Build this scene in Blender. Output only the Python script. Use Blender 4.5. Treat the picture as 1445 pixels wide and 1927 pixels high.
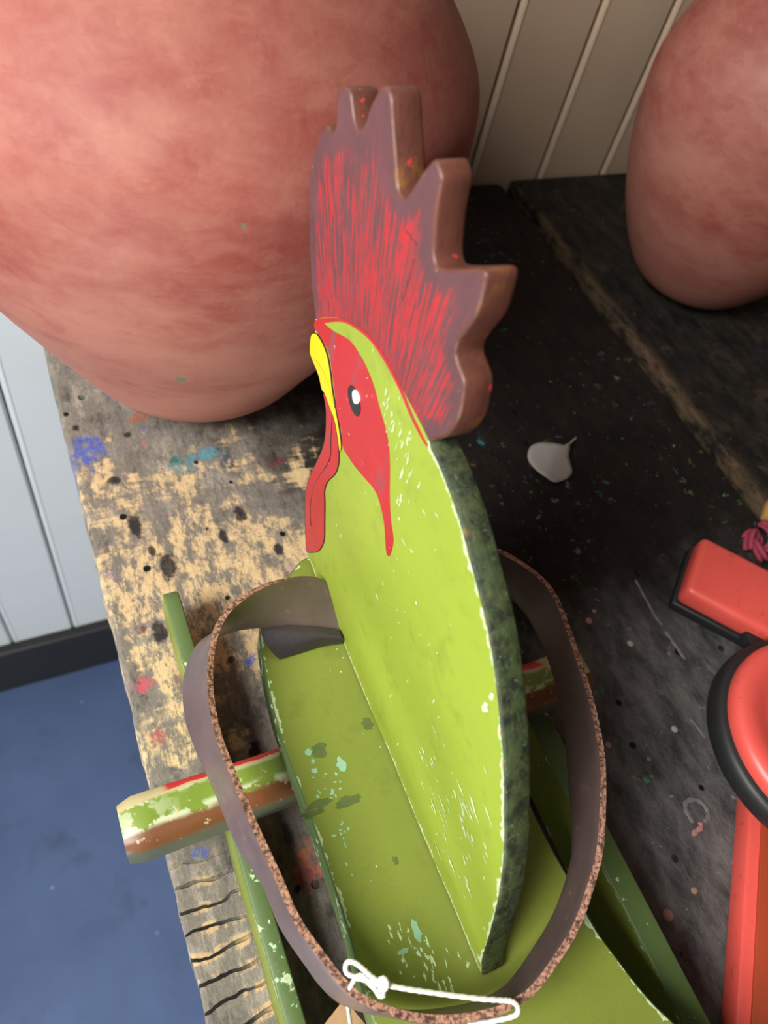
import bpy, bmesh, math, random
import numpy as np
from mathutils import Matrix, Vector
from mathutils.geometry import delaunay_2d_cdt
random.seed(7); rng = np.random.default_rng(7)
scn = bpy.context.scene
for o in list(bpy.data.objects): bpy.data.objects.remove(o)

# ------------------------------------------------------------------ camera
# orientation from the vanishing points of the panelling and the bench edge
F = 1447.0; CX, CY = 722.5, 963.5
def pray(p): return np.array([p[0]-CX, p[1]-CY, F])
dn = pray((389, 2005)); dn /= np.linalg.norm(dn)
nn = pray((-451, -1421)); nn -= nn.dot(dn)*dn; nn /= np.linalg.norm(nn)
ww = pray((4413, 133)); ww -= ww.dot(dn)*dn; ww /= np.linalg.norm(ww)
a_ = (ww+nn)/np.linalg.norm(ww+nn); b_ = (ww-nn)/np.linalg.norm(ww-nn)
RM = np.array([(a_+b_)/math.sqrt(2), (a_-b_)/math.sqrt(2), -dn])     # rows: world X, Y, Z in camera (right, down, forward)
CAM = np.array([0, 0, 0.52])                                          # bench top is z = 0
cam_d = bpy.data.cameras.new('camera'); cam = bpy.data.objects.new('camera', cam_d)
scn.collection.objects.link(cam); scn.camera = cam
m = Matrix.Identity(4)
for i in range(3):
    m[i][0] = RM[i, 0]; m[i][1] = -RM[i, 1]; m[i][2] = -RM[i, 2]; m[i][3] = CAM[i]
cam.matrix_world = m
cam_d.sensor_fit = 'HORIZONTAL'; cam_d.sensor_width = 36; cam_d.lens = 36*F/1445
cam_d.clip_start = 0.01
cam_d.dof.use_dof = True; cam_d.dof.focus_distance = 0.43; cam_d.dof.aperture_fstop = 12

# ------------------------------------------------------------------ light
w = bpy.data.worlds.new('world'); scn.world = w; w.use_nodes = True
bg = w.node_tree.nodes['Background']; bg.inputs[0].default_value = (1.0, 0.78, 0.60, 1); bg.inputs[1].default_value = 0.045
def area(name, loc, target, sx, sy, power, col):
    l = bpy.data.lights.new(name, 'AREA'); l.shape = 'RECTANGLE'; l.size = sx; l.size_y = sy; l.energy = power; l.color = col
    o = bpy.data.objects.new(name, l); scn.collection.objects.link(o); o.location = loc
    o.rotation_euler = (Vector(target)-Vector(loc)).to_track_quat('-Z', 'Y').to_euler(); return o
area('window_daylight', (-1.02, -0.10, 1.22), (0.14, 0.10, 0.0), 0.66, 0.74, 52, (1, 0.975, 0.94))
area('glazed_door_daylight', (-1.02, -0.70, -0.50), (0.0, 0.6, -0.7), 0.7, 0.75, 27, (0.96, 0.98, 1))  # added low lamp to brighten left wall and floor; no door known
area('far_window_daylight', (-1.02, -1.55, 1.10), (0.3, 0.3, 0.0), 0.7, 0.75, 5, (1, 0.97, 0.93))  # added weak fill from the camera side; no such source known
scn.view_settings.view_transform = 'Standard'; scn.view_settings.look = 'None'
scn.view_settings.gamma = 1; scn.view_settings.exposure = 0.0; scn.view_settings.use_curve_mapping = False

# ------------------------------------------------------------------ helpers
def wray(p): return RM @ pray(p)
def onz(p, z):
    v = wray(p); return CAM + v*(z-CAM[2])/v[2]
def ony(p, y):
    v = wray(p); return CAM + v*y/v[1]
def onplane(p, o, n):
    v = wray(p); return CAM + v*((o-CAM).dot(n)/v.dot(n))
def lin(c):
    return tuple(((x/255)/12.92 if x/255 <= .04045 else ((x/255+.055)/1.055)**2.4) for x in c)+(1,)
def setp(o, label=None, cat=None, group=None, kind=None):
    for k, v in (('label', label), ('category', cat), ('group', group), ('kind', kind)):
        if v: o[k] = v
    return o
def empty(name, loc, **kw):
    o = bpy.data.objects.new(name, None); scn.collection.objects.link(o); o.location = loc; o.empty_display_size = .02
    return setp(o, **kw)
def worldloc(o):
    v = Vector(o.location)
    while o.parent: o = o.parent; v += Vector(o.location)
    return v
def mesh(name, verts, faces, mats, parent=None, smooth=True, fmat=None, attr=None, vattr=None, origin=None, auto=None, **kw):
    """vertices in world space; the object's origin is put at its own base (or at the parent's origin)"""
    V = np.array(verts, float)
    if origin is None:
        origin = np.array(worldloc(parent)) if parent else np.array([V[:, 0].mean(), V[:, 1].mean(), V[:, 2].min()])
    V = V-np.array(origin)
    me = bpy.data.meshes.new(name); me.from_pydata(V.tolist(), [], [list(map(int, f)) for f in faces]); me.validate()
    if not isinstance(mats, (list, tuple)): mats = [mats]
    for mm in mats: me.materials.append(mm)
    if fmat is not None:
        for p, i in zip(me.polygons, fmat): p.material_index = int(i)
    bm = bmesh.new(); bm.from_mesh(me); bmesh.ops.recalc_face_normals(bm, faces=bm.faces); bm.to_mesh(me); bm.free()
    for p in me.polygons: p.use_smooth = smooth
    if attr is not None:
        for k, vals in attr.items():
            a = me.attributes.new(k, 'FLOAT', 'POINT'); a.data.foreach_set('value', np.array(vals, np.float32))
    if vattr is not None:
        for k, vals in vattr.items():
            a = me.attributes.new(k, 'FLOAT_VECTOR', 'POINT'); a.data.foreach_set('vector', np.array(vals, np.float32).ravel())
    if auto: me.set_sharp_from_angle(angle=math.radians(auto))
    o = bpy.data.objects.new(name, me); scn.collection.objects.link(o)
    if parent: o.parent = parent; o.location = Vector(origin)-worldloc(parent)
    else: o.location = origin
    return setp(o, **kw)
def catmull(P, n=6, closed=False):
    P = np.array(P, float); N = len(P); out = []
    for i in range(N if closed else N-1):
        g = lambda k: P[k % N] if closed else P[min(max(k, 0), N-1)]
        p0, p1, p2, p3 = g(i-1), g(i), g(i+1), g(i+2)
        for t in np.arange(n)/n:
            out.append(.5*((2*p1)+(p2-p0)*t+(2*p0-5*p1+4*p2-p3)*t*t+(3*p1-p0-3*p2+p3)*t**3))
    if not closed: out.append(P[-1])
    return np.array(out)
def resample(P, step, closed=False):
    Q = np.vstack([P, P[:1]]) if closed else P
    d = np.concatenate([[0], np.cumsum(np.linalg.norm(np.diff(Q, axis=0), axis=1))]); n = max(4, int(d[-1]/step))
    s = np.linspace(0, d[-1], n+1)
    R = np.stack([np.interp(s, d, Q[:, k]) for k in range(Q.shape[1])], 1)
    return R[:-1] if closed else R
def tube(P, r, seg=8, cap=True):
    P = np.array(P, float); r = np.broadcast_to(np.array(r, float), (len(P),)); V = []; Fc = []
    T = np.gradient(P, axis=0); T /= np.linalg.norm(T, axis=1)[:, None]+1e-12
    n = np.cross(T[0], [0.3, 0.2, 1]); n /= np.linalg.norm(n)
    for i in range(len(P)):
        n = n-T[i]*n.dot(T[i]); n /= np.linalg.norm(n); b = np.cross(T[i], n)
        for k in range(seg):
            a = 2*math.pi*k/seg; V.append(P[i]+r[i]*(math.cos(a)*n+math.sin(a)*b))
    for i in range(len(P)-1):
        for k in range(seg): Fc.append((i*seg+k, i*seg+(k+1) % seg, (i+1)*seg+(k+1) % seg, (i+1)*seg+k))
    if cap: Fc.append(list(range(seg))[::-1]); Fc.append([(len(P)-1)*seg+k for k in range(seg)])
    return V, Fc
def box(c, s, bev=0.0, rot=None, seg=2):
    bm = bmesh.new(); bmesh.ops.create_cube(bm, size=1); bmesh.ops.scale(bm, vec=s, verts=bm.verts)
    if bev: bmesh.ops.bevel(bm, geom=list(bm.edges), offset=bev, segments=seg, profile=.5, affect='EDGES')
    if rot is not None: bmesh.ops.rotate(bm, cent=(0, 0, 0), matrix=rot, verts=bm.verts)
    bm.verts.index_update()
    V = [np.array(v.co)+np.array(c) for v in bm.verts]; Fc = [[v.index for v in f.verts] for f in bm.faces]; bm.free(); return V, Fc
def joinvf(L):
    V = []; Fc = []
    for v, f in L:
        o = len(V); V += list(v); Fc += [[i+o for i in q] for q in f]
    return V, Fc
def inpoly(P, poly):
    x, y = P[:, 0], P[:, 1]; ins = np.zeros(len(P), bool); n = len(poly)
    for i in range(n):
        x1, y1 = poly[i]; x2, y2 = poly[(i+1) % n]
        c = ((y1 > y) != (y2 > y)) & (x < (x2-x1)*(y-y1)/(y2-y1+1e-15)+x1); ins ^= c
    return ins
def segdist(P, poly):
    d = np.full(len(P), 1e9); n = len(poly)
    for i in range(n):
        a = poly[i]; b = poly[(i+1) % n]; ab = b-a; t = np.clip(((P-a)@ab)/(ab@ab+1e-15), 0, 1)
        d = np.minimum(d, np.linalg.norm(P-(a+t[:, None]*ab), axis=1))
    return d
def fill(poly, step, extra=None, jitter=.25):
    """triangulated interior of a closed 2D outline with a grid of inner points; extra = polylines kept as edges"""
    lo, hi = poly.min(0), poly.max(0)
    pts = list(poly); E = [(i, (i+1) % len(poly)) for i in range(len(poly))]
    for L in extra or []:
        o = len(pts); pts += list(L); E += [(o+i, o+i+1) for i in range(len(L)-1)]
    if step:
        gx, gy = np.meshgrid(np.arange(lo[0], hi[0], step), np.arange(lo[1], hi[1], step))
        G = np.stack([gx.ravel(), gy.ravel()], 1); G += rng.uniform(-jitter, jitter, G.shape)*step
        G = G[inpoly(G, poly)]
        if len(G): G = G[segdist(G, poly) > step*.5]
        for L in extra or []:
            if len(G): G = G[np.min(np.linalg.norm(G[:, None]-L[None], axis=2), axis=1) > step*.5]
        pts += list(G)
    v, e, f, *_ = delaunay_2d_cdt([Vector(p) for p in pts], E, [list(range(len(poly)))], 1, 1e-7)
    return np.array([tuple(p) for p in v]), [list(q) for q in f]
def ccw(poly):
    x, y = poly[:, 0], poly[:, 1]
    return poly if (x*np.roll(y, -1)-y*np.roll(x, -1)).sum() > 0 else poly[::-1]
def inset(poly, d):
    t = np.roll(poly, -1, 0)-np.roll(poly, 1, 0); n = np.stack([-t[:, 1], t[:, 0]], 1); n /= np.linalg.norm(n, axis=1)[:, None]+1e-12
    return poly+n*d
def plate(poly, t, bev, step, extra=None):
    """board from an outline: returns local (x, y, depth), faces, rim flag per face, edge attribute per vertex"""
    poly = ccw(poly); ins = inset(poly, bev); n = len(poly)
    fv, ff = fill(ins, step, extra)
    V = []; Fc = []; rim = []
    for dep, flip in ((0, False), (t, True)):
        o = len(V); V += [(p[0], p[1], dep) for p in fv]
        Fc += [[i+o for i in (q[::-1] if flip else q)] for q in ff]; rim += [0]*len(ff)
    prof = [(bev, 0), (bev*.3, bev*.3), (0, bev)] + ([(0, t/2)] if t > 3*bev else []) + [(0, t-bev), (bev*.3, t-bev*.3), (bev, t)]
    o = len(V)
    for d, dep in prof: V += [(p[0], p[1], dep) for p in inset(poly, d)]
    for k in range(len(prof)-1):
        for i in range(n):
            j = (i+1) % n; Fc.append([o+k*n+i, o+k*n+j, o+(k+1)*n+j, o+(k+1)*n+i]); rim.append(1)
    V = np.array(V); ed = np.clip(1-segdist(V[:, :2], poly)/.010, 0, 1)
    return V, Fc, np.array(rim), ed

# ------------------------------------------------------------------ materials
class NT:
    def __init__(s, name, rough=.5, spec=.5):
        s.m = bpy.data.materials.new(name); s.m.use_nodes = True; s.t = s.m.node_tree; s.b = s.t.nodes['Principled BSDF']
        s.b.inputs['Roughness'].default_value = rough; s.b.inputs['Specular IOR Level'].default_value = spec
        s.co = s.n('ShaderNodeTexCoord').outputs['Object']
    def n(s, ty, **kw):
        x = s.t.nodes.new(ty)
        for k, v in kw.items(): setattr(x, k, v)
        return x
    def put(s, sock, v):
        if isinstance(v, bpy.types.NodeSocket): s.t.links.new(v, sock)
        elif v is not None: sock.default_value = v
    def mp(s, scale=(1, 1, 1), rot=(0, 0, 0), loc=(0, 0, 0), v=None):
        x = s.n('ShaderNodeMapping'); s.put(x.inputs[0], v or s.co); x.inputs['Scale'].default_value = scale
        x.inputs['Rotation'].default_value = rot; x.inputs['Location'].default_value = loc; return x.outputs[0]
    def noise(s, scale, v=None, det=5, rough=.6, dist=0, col=False):
        x = s.n('ShaderNodeTexNoise'); s.put(x.inputs['Vector'], v or s.co); x.inputs['Scale'].default_value = scale
        x.inputs['Detail'].default_value = det; x.inputs['Roughness'].default_value = rough; x.inputs['Distortion'].default_value = dist
        return x.outputs['Color' if col else 'Fac']
    def vor(s, scale, v=None, feat='F1', out='Distance', rnd=1):
        x = s.n('ShaderNodeTexVoronoi', feature=feat); s.put(x.inputs['Vector'], v or s.co); x.inputs['Scale'].default_value = scale
        x.inputs['Randomness'].default_value = rnd; return x.outputs[out]
    def math(s, op, a, b=None, c=None, clamp=False):
        x = s.n('ShaderNodeMath', operation=op); x.use_clamp = clamp
        for i, q in enumerate((a, b, c)):
            if q is not None: s.put(x.inputs[i], q)
        return x.outputs[0]
    def step(s, v, lo, hi):
        x = s.n('ShaderNodeMapRange'); x.interpolation_type = 'SMOOTHSTEP'; s.put(x.inputs[0], v)
        x.inputs[1].default_value = lo; x.inputs[2].default_value = hi; return x.outputs[0]
    def mix(s, f, a, b):
        x = s.n('ShaderNodeMix', data_type='RGBA'); s.put(x.inputs[0], f); s.put(x.inputs[6], a); s.put(x.inputs[7], b); return x.outputs[2]
    def attr(s, name, out='Fac'):
        x = s.n('ShaderNodeAttribute'); x.attribute_name = name; return x.outputs[out]
    def sep(s, v=None):
        x = s.n('ShaderNodeSeparateXYZ'); s.put(x.inputs[0], v or s.co); return x.outputs
    def bump(s, h, st=.4, dist=.001):
        x = s.n('ShaderNodeBump'); s.put(x.inputs['Height'], h); x.inputs['Strength'].default_value = st; x.inputs['Distance'].default_value = dist
        s.put(s.b.inputs['Normal'], x.outputs[0]); return x
    def dist(s, p, v=None):
        x = s.n('ShaderNodeVectorMath', operation='DISTANCE'); s.put(x.inputs[0], v or s.co); x.inputs[1].default_value = p; return x.outputs['Value']
    def col(s, c): s.put(s.b.inputs['Base Color'], c); return s
    def rough(s, v): s.put(s.b.inputs['Roughness'], v); return s
def plain(name, c, rough=.5, var=.12, scale=60, bump=.15, spec=.5):
    k = NT(name, rough, spec); f = k.noise(scale)
    d = tuple(x*(1-var*2) for x in lin(c)[:3])+(1,)
    k.col(k.mix(f, d, lin(c))); k.bump(k.noise(scale*4), bump, .0005); return k.m

def paint_mat(name, c1, c2, chip=(190, 215, 170), wood=(190, 150, 100), rough=.32, scr=(0, 0, 0), edge_hi=.8, dirt=.25, specks=True):
    """old gloss paint: brushed colour drift, pale chips towards the worn edges, pale nicks"""
    k = NT(name, rough); e = k.attr('edge')
    base = k.mix(k.noise(14, det=3), lin(c1), lin(c2))
    base = k.mix(k.math('MULTIPLY', k.step(k.noise(55, det=8, rough=.7), .50, .72), dirt), base, lin((70, 78, 28)))
    n1 = k.noise(160, det=6, rough=.65); n2 = k.noise(48, det=4)
    ch = k.math('ADD', k.math('MULTIPLY', e, .42), k.math('MULTIPLY', k.math('ADD', n1, n2), .5))
    c_ = k.step(ch, edge_hi, edge_hi+.03); w_ = k.step(ch, edge_hi+.07, edge_hi+.1)
    base = k.mix(c_, base, lin(chip)); base = k.mix(w_, base, lin(wood))
    if specks:
        sv = k.mp((1, 1, .22), scr); sp = k.step(k.vor(210, sv), .13, .07)
        keep = k.step(k.noise(30, det=2), .56, .66)
        base = k.mix(k.math('MULTIPLY', sp, keep), base, lin(chip))
    k.col(base); k.rough(k.math('ADD', rough, k.math('MULTIPLY', k.noise(70), .2)))
    k.bump(k.math('ADD', k.noise(240, det=4), k.math('MULTIPLY', c_, -.8)), .25, .0006); return k.m

M = {}
M['green'] = paint_mat('green gloss paint', (128, 146, 42), (150, 168, 58))
M['green_seat'] = paint_mat('olive seat paint', (112, 124, 46), (130, 142, 58), edge_hi=.86)
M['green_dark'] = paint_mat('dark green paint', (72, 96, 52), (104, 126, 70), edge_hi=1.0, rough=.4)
def rim_mat():
    k = NT('worn board edge', .5); n = k.noise(170, k.mp((1, 1, .45)), 8, .7)
    c = k.mix(k.step(n, .35, .6), lin((28, 34, 24)), lin((66, 78, 44)))
    c = k.mix(k.step(k.noise(620, det=6), .60, .70), c, lin((100, 128, 100)))
    c = k.mix(k.step(k.noise(38, k.mp((1, 1, .3), loc=(3, 1, 2)), 6), .60, .70), c, lin((120, 88, 48)))
    k.col(c); k.bump(n, .7, .0015); return k.m
M['rim'] = rim_mat()
def comb_mat():
    k = NT('comb paint', .38); fan = k.attr('fan', 'Vector'); e = k.attr('edge')
    st = k.noise(1.0, k.mp((110, 9, 1), v=fan), 9, .74); big = k.noise(9, k.mp((1, 1, 1), loc=(.4, 2, 1)), 2)
    f = k.math('ADD', k.math('SUBTRACT', st, k.math('MULTIPLY', e, .22)), k.math('MULTIPLY', big, .28))
    rl = k.sep(fan)[1]
    f = k.math('SUBTRACT', f, k.math('MULTIPLY', k.step(rl, .68, .95), .10))
    c = k.mix(k.noise(60, det=6), lin((76, 50, 53)), lin((106, 70, 74)))
    brk = k.noise(1.0, k.mp((420, 60, 1), v=fan), 6, .7)
    c = k.mix(k.math('MULTIPLY', k.step(f, .60, .68), k.step(brk, .36, .52)), c, lin((182, 40, 46)))
    c = k.mix(k.step(k.math('ADD', k.noise(260), k.math('MULTIPLY', e, .25)), .88, .91), c, lin((205, 165, 130)))
    k.col(c); k.bump(k.math('ADD', st, k.noise(90, k.mp((1, 1, .3)), 6)), .55, .0012); return k.m
M['comb'] = comb_mat()
def combrim_mat():
    k = NT('comb edge paint', .42); n = k.noise(120, k.mp((1, 1, .3)), 7, .7)
    c = k.mix(n, lin((66, 35, 28)), lin((114, 68, 54)))
    c = k.mix(k.step(k.noise(45, det=6), .57, .68), c, lin((120, 78, 40)))
    c = k.mix(k.step(k.noise(140, det=4), .66, .70), c, lin((190, 60, 55)))
    k.col(c); k.bump(n, .5, .0012); return k.m
M['combrim'] = combrim_mat()
def redpaint():
    k = NT('red paint', .35); c = k.mix(k.noise(50, det=5), lin((156, 28, 34)), lin((182, 40, 46)))
    c = k.mix(k.step(k.noise(60, k.mp((1, 1, .25), (0.3, 0, 0)), 7, .7), .57, .66), c, lin((130, 66, 72)))
    c = k.mix(k.step(k.noise(230, det=3), .70, .74), c, lin((225, 150, 140)))
    k.col(c); k.bump(k.noise(200), .2, .0005); return k.m
M['red'] = redpaint()
M['yellow'] = plain('yellow paint', (236, 196, 8), .35, .08, 80)
M['black'] = plain('black paint', (34, 33, 34), .35)
M['white'] = plain('white paint', (232, 236, 232), .35, .05)
M['chip'] = plain('bare primer scratch', (205, 226, 176), .55, .1, 120)
M['mintchip'] = plain('mint primer', (150, 196, 160), .55, .15, 120)
def leather():
    k = NT('dark leather', .36, .7); n = k.noise(40, det=5)
    c = k.mix(n, lin((70, 55, 53)), lin((112, 94, 92))); c = k.mix(k.step(k.noise(120, det=6), .6, .75), c, lin((120, 98, 92)))
    k.col(c); k.bump(k.noise(420, det=4), .22, .0005); return k.m
M['leather'] = leather()
def rawedge():
    k = NT('raw leather edge', .75); n = k.noise(480, det=6, rough=.7)
    k.col(k.mix(k.step(n, .38, .62), lin((78, 50, 42)), lin((204, 152, 124)))); k.bump(n, .9, .0012); return k.m
M['rawedge'] = rawedge()
M['cotton'] = plain('white cotton string', (238, 236, 226), .85, .08, 400, .6)
M['kraft'] = plain('kraft card', (198, 160, 118), .8, .08, 150, .1)

def vase_mat(spots=(), dark=1.0, seed=0.):
    k = NT('mottled pink clay', .6, .35)
    sv = k.mp((1, 1, 1.9), loc=(seed, seed*.7, 0)); a = k.noise(8.5, sv, 6, .62); b = k.noise(38, sv, 5, .68, .6); d = k.noise(2.6, k.mp((.5, .5, 2.2), loc=(seed, 0, .35)), 2)
    f = k.math('ADD', k.math('MULTIPLY', a, .62), k.math('ADD', k.math('MULTIPLY', b, .30), k.math('MULTIPLY', d, .30)))
    zz = k.math('ADD', k.sep()[2], k.math('MULTIPLY', k.math('SUBTRACT', a, .5), .10))       # broad sponged band round the belly
    f = k.math('ADD', f, k.math('SUBTRACT', k.math('MULTIPLY', k.math('MULTIPLY', k.step(zz, .13, .26), k.step(zz, .42, .33)), .15), .04))
    c = k.mix(k.step(f, .50, .94), lin((176*dark, 117*dark, 101*dark)), lin((138*dark, 54*dark, 46*dark)))
    c = k.mix(k.math('MULTIPLY', k.step(k.noise(34, k.mp((1, 1, 1.5), loc=(seed, 1, 2)), 7, .72), .52, .70), .38), c, lin((180*dark, 118*dark, 98*dark)))
    c = k.mix(k.math('MULTIPLY', k.step(k.noise(22, k.mp((1, 1, 1.8), loc=(2, seed, 5)), 6, .7), .56, .72), .35), c, lin((140*dark, 50*dark, 46*dark)))
    for p, r in spots:
        dd = k.math('ADD', k.dist(tuple(p)), k.math('MULTIPLY', k.math('SUBTRACT', k.noise(170), .5), r*1.6))
        c = k.mix(k.step(dd, r, r*.7), c, lin((92, 122, 104)))
    k.col(c); k.bump(k.math('ADD', k.noise(150, det=5), k.math('MULTIPLY', k.step(k.vor(130), .3, .12), .35)), .16, .0008); return k.m

def bench_mat(second=False):
    k = NT('paint stained bench top' if not second else 'dark worn bench top', .72, .3); X, Y, Z = k.sep(k.mp(loc=(BENCH_O[0], BENCH_O[1], 0)))
    n = k.noise(55, k.mp((1, .45, 1)), 9, .72); nb = k.noise(17, k.mp((.55, 1, 1)), 5, .6); nf = k.noise(260, det=5, rough=.7)
    if second:
        c = k.mix(k.step(n, .35, .7), lin((16, 14, 12)), lin((52, 45, 38)))
        c = k.mix(k.step(k.noise(30, det=5), .56, .7), c, lin((62, 50, 38)))
        c = k.mix(k.math('MULTIPLY', k.step(k.math('ADD', k.sep()[0], k.math('MULTIPLY', k.math('SUBTRACT', n, .5), .03)), -.364, -.376), k.math('MULTIPLY', k.step(n, .40, .62), .8)), c, lin((104, 84, 60)))   # tan edge: rubbing plus caught light put into the colour
    else:
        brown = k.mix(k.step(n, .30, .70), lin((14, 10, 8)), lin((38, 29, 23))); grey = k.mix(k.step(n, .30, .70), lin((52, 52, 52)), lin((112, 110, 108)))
        dk = k.mix(k.step(k.math('ADD', Y, k.math('MULTIPLY', k.math('SUBTRACT', nb, .5), .16)), .12, .22), grey, brown)  # browner beyond the rooster: dark stain plus its shadow put into the colour
        lt = k.mix(k.step(n, .32, .66), lin((78, 75, 74)), lin((172, 162, 146)))
        edge = k.math('ADD', X, k.math('MULTIPLY', k.math('SUBTRACT', nb, .5), .22))
        c = k.mix(k.step(edge, .10, .24), lt, dk)                       # the traffic side is rubbed bare, the far side is stained and shade-darkened
        # rubbed bare wood
        px = k.math('SUBTRACT', X, .075); py = k.math('SUBTRACT', Y, .285)
        el = k.math('SQRT', k.math('ADD', k.math('POWER', k.math('MULTIPLY', px, 5.8), 2), k.math('POWER', k.math('MULTIPLY', py, 7.4), 2)))
        gr = k.noise(34, k.mp((.28, 1.25, 1)), 6, .65); gv = k.noise(30, k.mp((1.3, .5, 1), loc=(2, 1, 0)), 5, .6)
        tf = k.math('SUBTRACT', k.math('ADD', k.math('MULTIPLY', gr, .62), k.math('MULTIPLY', gv, .62)), k.math('MULTIPLY', el, .20))
        tan = k.mix(nf, lin((208, 176, 124)), lin((244, 216, 168)))
        c = k.mix(k.step(tf, .455, .53), c, tan)
        c = k.mix(k.math('MULTIPLY', k.step(k.noise(105, k.mp((1, .42, 1)), 9, .8), .455, .56), k.step(edge, .22, .12)), c, k.mix(nf, lin((92, 88, 85)), lin((158, 149, 134)))) 
        # saw cuts along the near end of the edge
        wv = k.n('ShaderNodeTexWave', wave_type='BANDS', bands_direction='Y'); k.put(wv.inputs['Vector'], k.co)
        wv.inputs['Scale'].default_value = 24; wv.inputs['Distortion'].default_value = 3.2; wv.inputs['Detail'].default_value = 3; wv.inputs['Detail Scale'].default_value = 1.6
        cut = k.math('MULTIPLY', k.step(wv.outputs['Fac'], .93, .985), k.math('MULTIPLY', k.step(k.math('ADD', X, k.math('MULTIPLY', nb, .04)), .075, .045), k.step(Y, .115, .07)))
        c = k.mix(k.math('MULTIPLY', k.math('MULTIPLY', k.step(wv.outputs['Fac'], .35, .7), k.step(n, .5, .6)), k.math('MULTIPLY', k.step(X, .065, .045), k.step(Y, .115, .07))), c, lin((214, 182, 134)))
        c = k.mix(cut, c, lin((24, 20, 18)))
    # dried paint flecks of many colours
    hue = k.n('ShaderNodeHueSaturation'); k.put(hue.inputs['Color'], k.vor(60, k.mp((1, 1, .01)), out='Color')); hue.inputs['Saturation'].default_value = .85; hue.inputs['Value'].default_value = .55
    fl = k.math('MULTIPLY', k.step(k.noise(75, k.mp(loc=(4, 7, 0)), 4, .7), .60, .66), k.step(k.noise(9, k.mp(loc=(1, 3, 0)), 2), .42, .58))
    c = k.mix(k.math('MULTIPLY', fl, .42 if not second else .12), c, hue.outputs[0])
    c = k.mix(k.math('MULTIPLY', k.step(k.noise(120, k.mp(loc=(9, 2, 0)), 5, .7), .655, .70), .65), c, lin((196, 196, 194) if not second else (120, 108, 92)))
    brk = k.noise(150, k.mp((1, .6, 1)), 7, .75)
    if not second:
        for px_, r, cc, sx in SPOTS:
            v = k.mp((1, sx, 0), loc=(0, 0, 0)); p = onz(px_, 0)-BENCH_O
            q = k.math('ADD', k.dist((p[0], p[1]*sx, 0), v), k.math('MULTIPLY', k.math('SUBTRACT', k.noise(90, det=8, rough=.8), .5), r*5.0))
            c = k.mix(k.math('MULTIPLY', k.step(q, r, r*.6), k.math('MULTIPLY', k.step(brk, .38, .56), .85)), c, lin(cc))
        for px_, r, sx in HOLES:
            v = k.mp((1, sx, 0)); p = onz(px_, 0)-BENCH_O
            q = k.math('ADD', k.dist((p[0], p[1]*sx, 0), v), k.math('MULTIPLY', k.math('SUBTRACT', k.noise(160, det=3), .5), r*1.4))
            c = k.mix(k.math('MULTIPLY', k.step(q, r, r*.5), .9), c, lin((26, 23, 30)))
    hole = k.math('MULTIPLY', k.step(k.vor(34, k.mp((1, 1, .01), loc=(.3, .2, 0))), .11, .07), k.step(k.noise(6), .42, .5))
    c = k.mix(hole, c, lin((14, 12, 12)))
    k.col(c)
    hh = k.math('ADD', k.math('MULTIPLY', n, 1.0), k.math('SUBTRACT', k.math('MULTIPLY', nf, .35), k.math('MULTIPLY', hole, 1.2)))
    if not second: hh = k.math('SUBTRACT', hh, k.math('MULTIPLY', cut, 1.5))
    k.bump(hh, .75, .004); return k.m
def floor_mat():
    k = NT('blue painted floor', .55, .35); n = k.noise(5, det=6, rough=.6)
    c = k.mix(n, lin((62, 80, 118)), lin((98, 120, 160))); c = k.mix(k.math('MULTIPLY', k.step(k.noise(11, det=4), .55, .75), .4), c, lin((58, 68, 86)))
    c = k.mix(k.math('MULTIPLY', k.step(k.vor(16), .05, .035), k.step(k.noise(7), .45, .55)), c, lin((150, 160, 180)))
    k.col(c); k.bump(k.noise(30), .1, .002); return k.m
M['wallwhite'] = plain('cool white wall paint', (214, 219, 220), .5, .05, 12, .08)
M['wallcream'] = plain('grimy cream wall paint', (196, 172, 146), .55, .1, 9, .08)  # warm darker copy of the white: shade and bounce put into the colour
M['skirting'] = plain('black skirting paint', (40, 39, 37), .45, .15, 14, .2)

# ------------------------------------------------------------------ the setting
YW = 0.768; ZF = -1.06
setp(mesh('floor', *box((.46, -0.9, ZF-.02), (2.72, 3.4, .04)), floor_mat(), smooth=False), kind='structure')
gro = [-.896, -.805, -.698, -.591, -.484, -.376, -.269, -.1613, -.0534] + [(-.0534+(.545+.0534)*i/6) for i in range(1, 6)] + [.545, .6525, .7565, .862, .968, 1.074, 1.18, 1.286, 1.392, 1.5, 1.606, 1.712, 1.82]
wl = mesh('wall_back', *box((.46, YW+.05, .55), (2.72, .06, 3.24)), M['wallwhite'], smooth=False, kind='structure')
wbm = {}
for a, b in zip(gro[:-1], gro[1:]):
    wd = round(b-a-.003, 4); c = np.array([(a+b)/2, YW+.010, .55])
    V, Fc = box((0, 0, 0), (wd, .020, 3.22), .0035, seg=1)
    bead, bf = tube([(-wd/2+.006, -.0088, -1.61), (-wd/2+.006, -.0088, 1.61)], .0022, 8)
    V, Fc = joinvf([(V, Fc), (bead, bf)])
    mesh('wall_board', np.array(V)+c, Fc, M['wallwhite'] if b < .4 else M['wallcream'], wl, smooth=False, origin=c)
setp(mesh('baseboard_back', *box((.46, YW-.010, (ZF-.905)/2), (2.72, .022, -.905-ZF), .004), M['skirting'], smooth=False), kind='structure')
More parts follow.
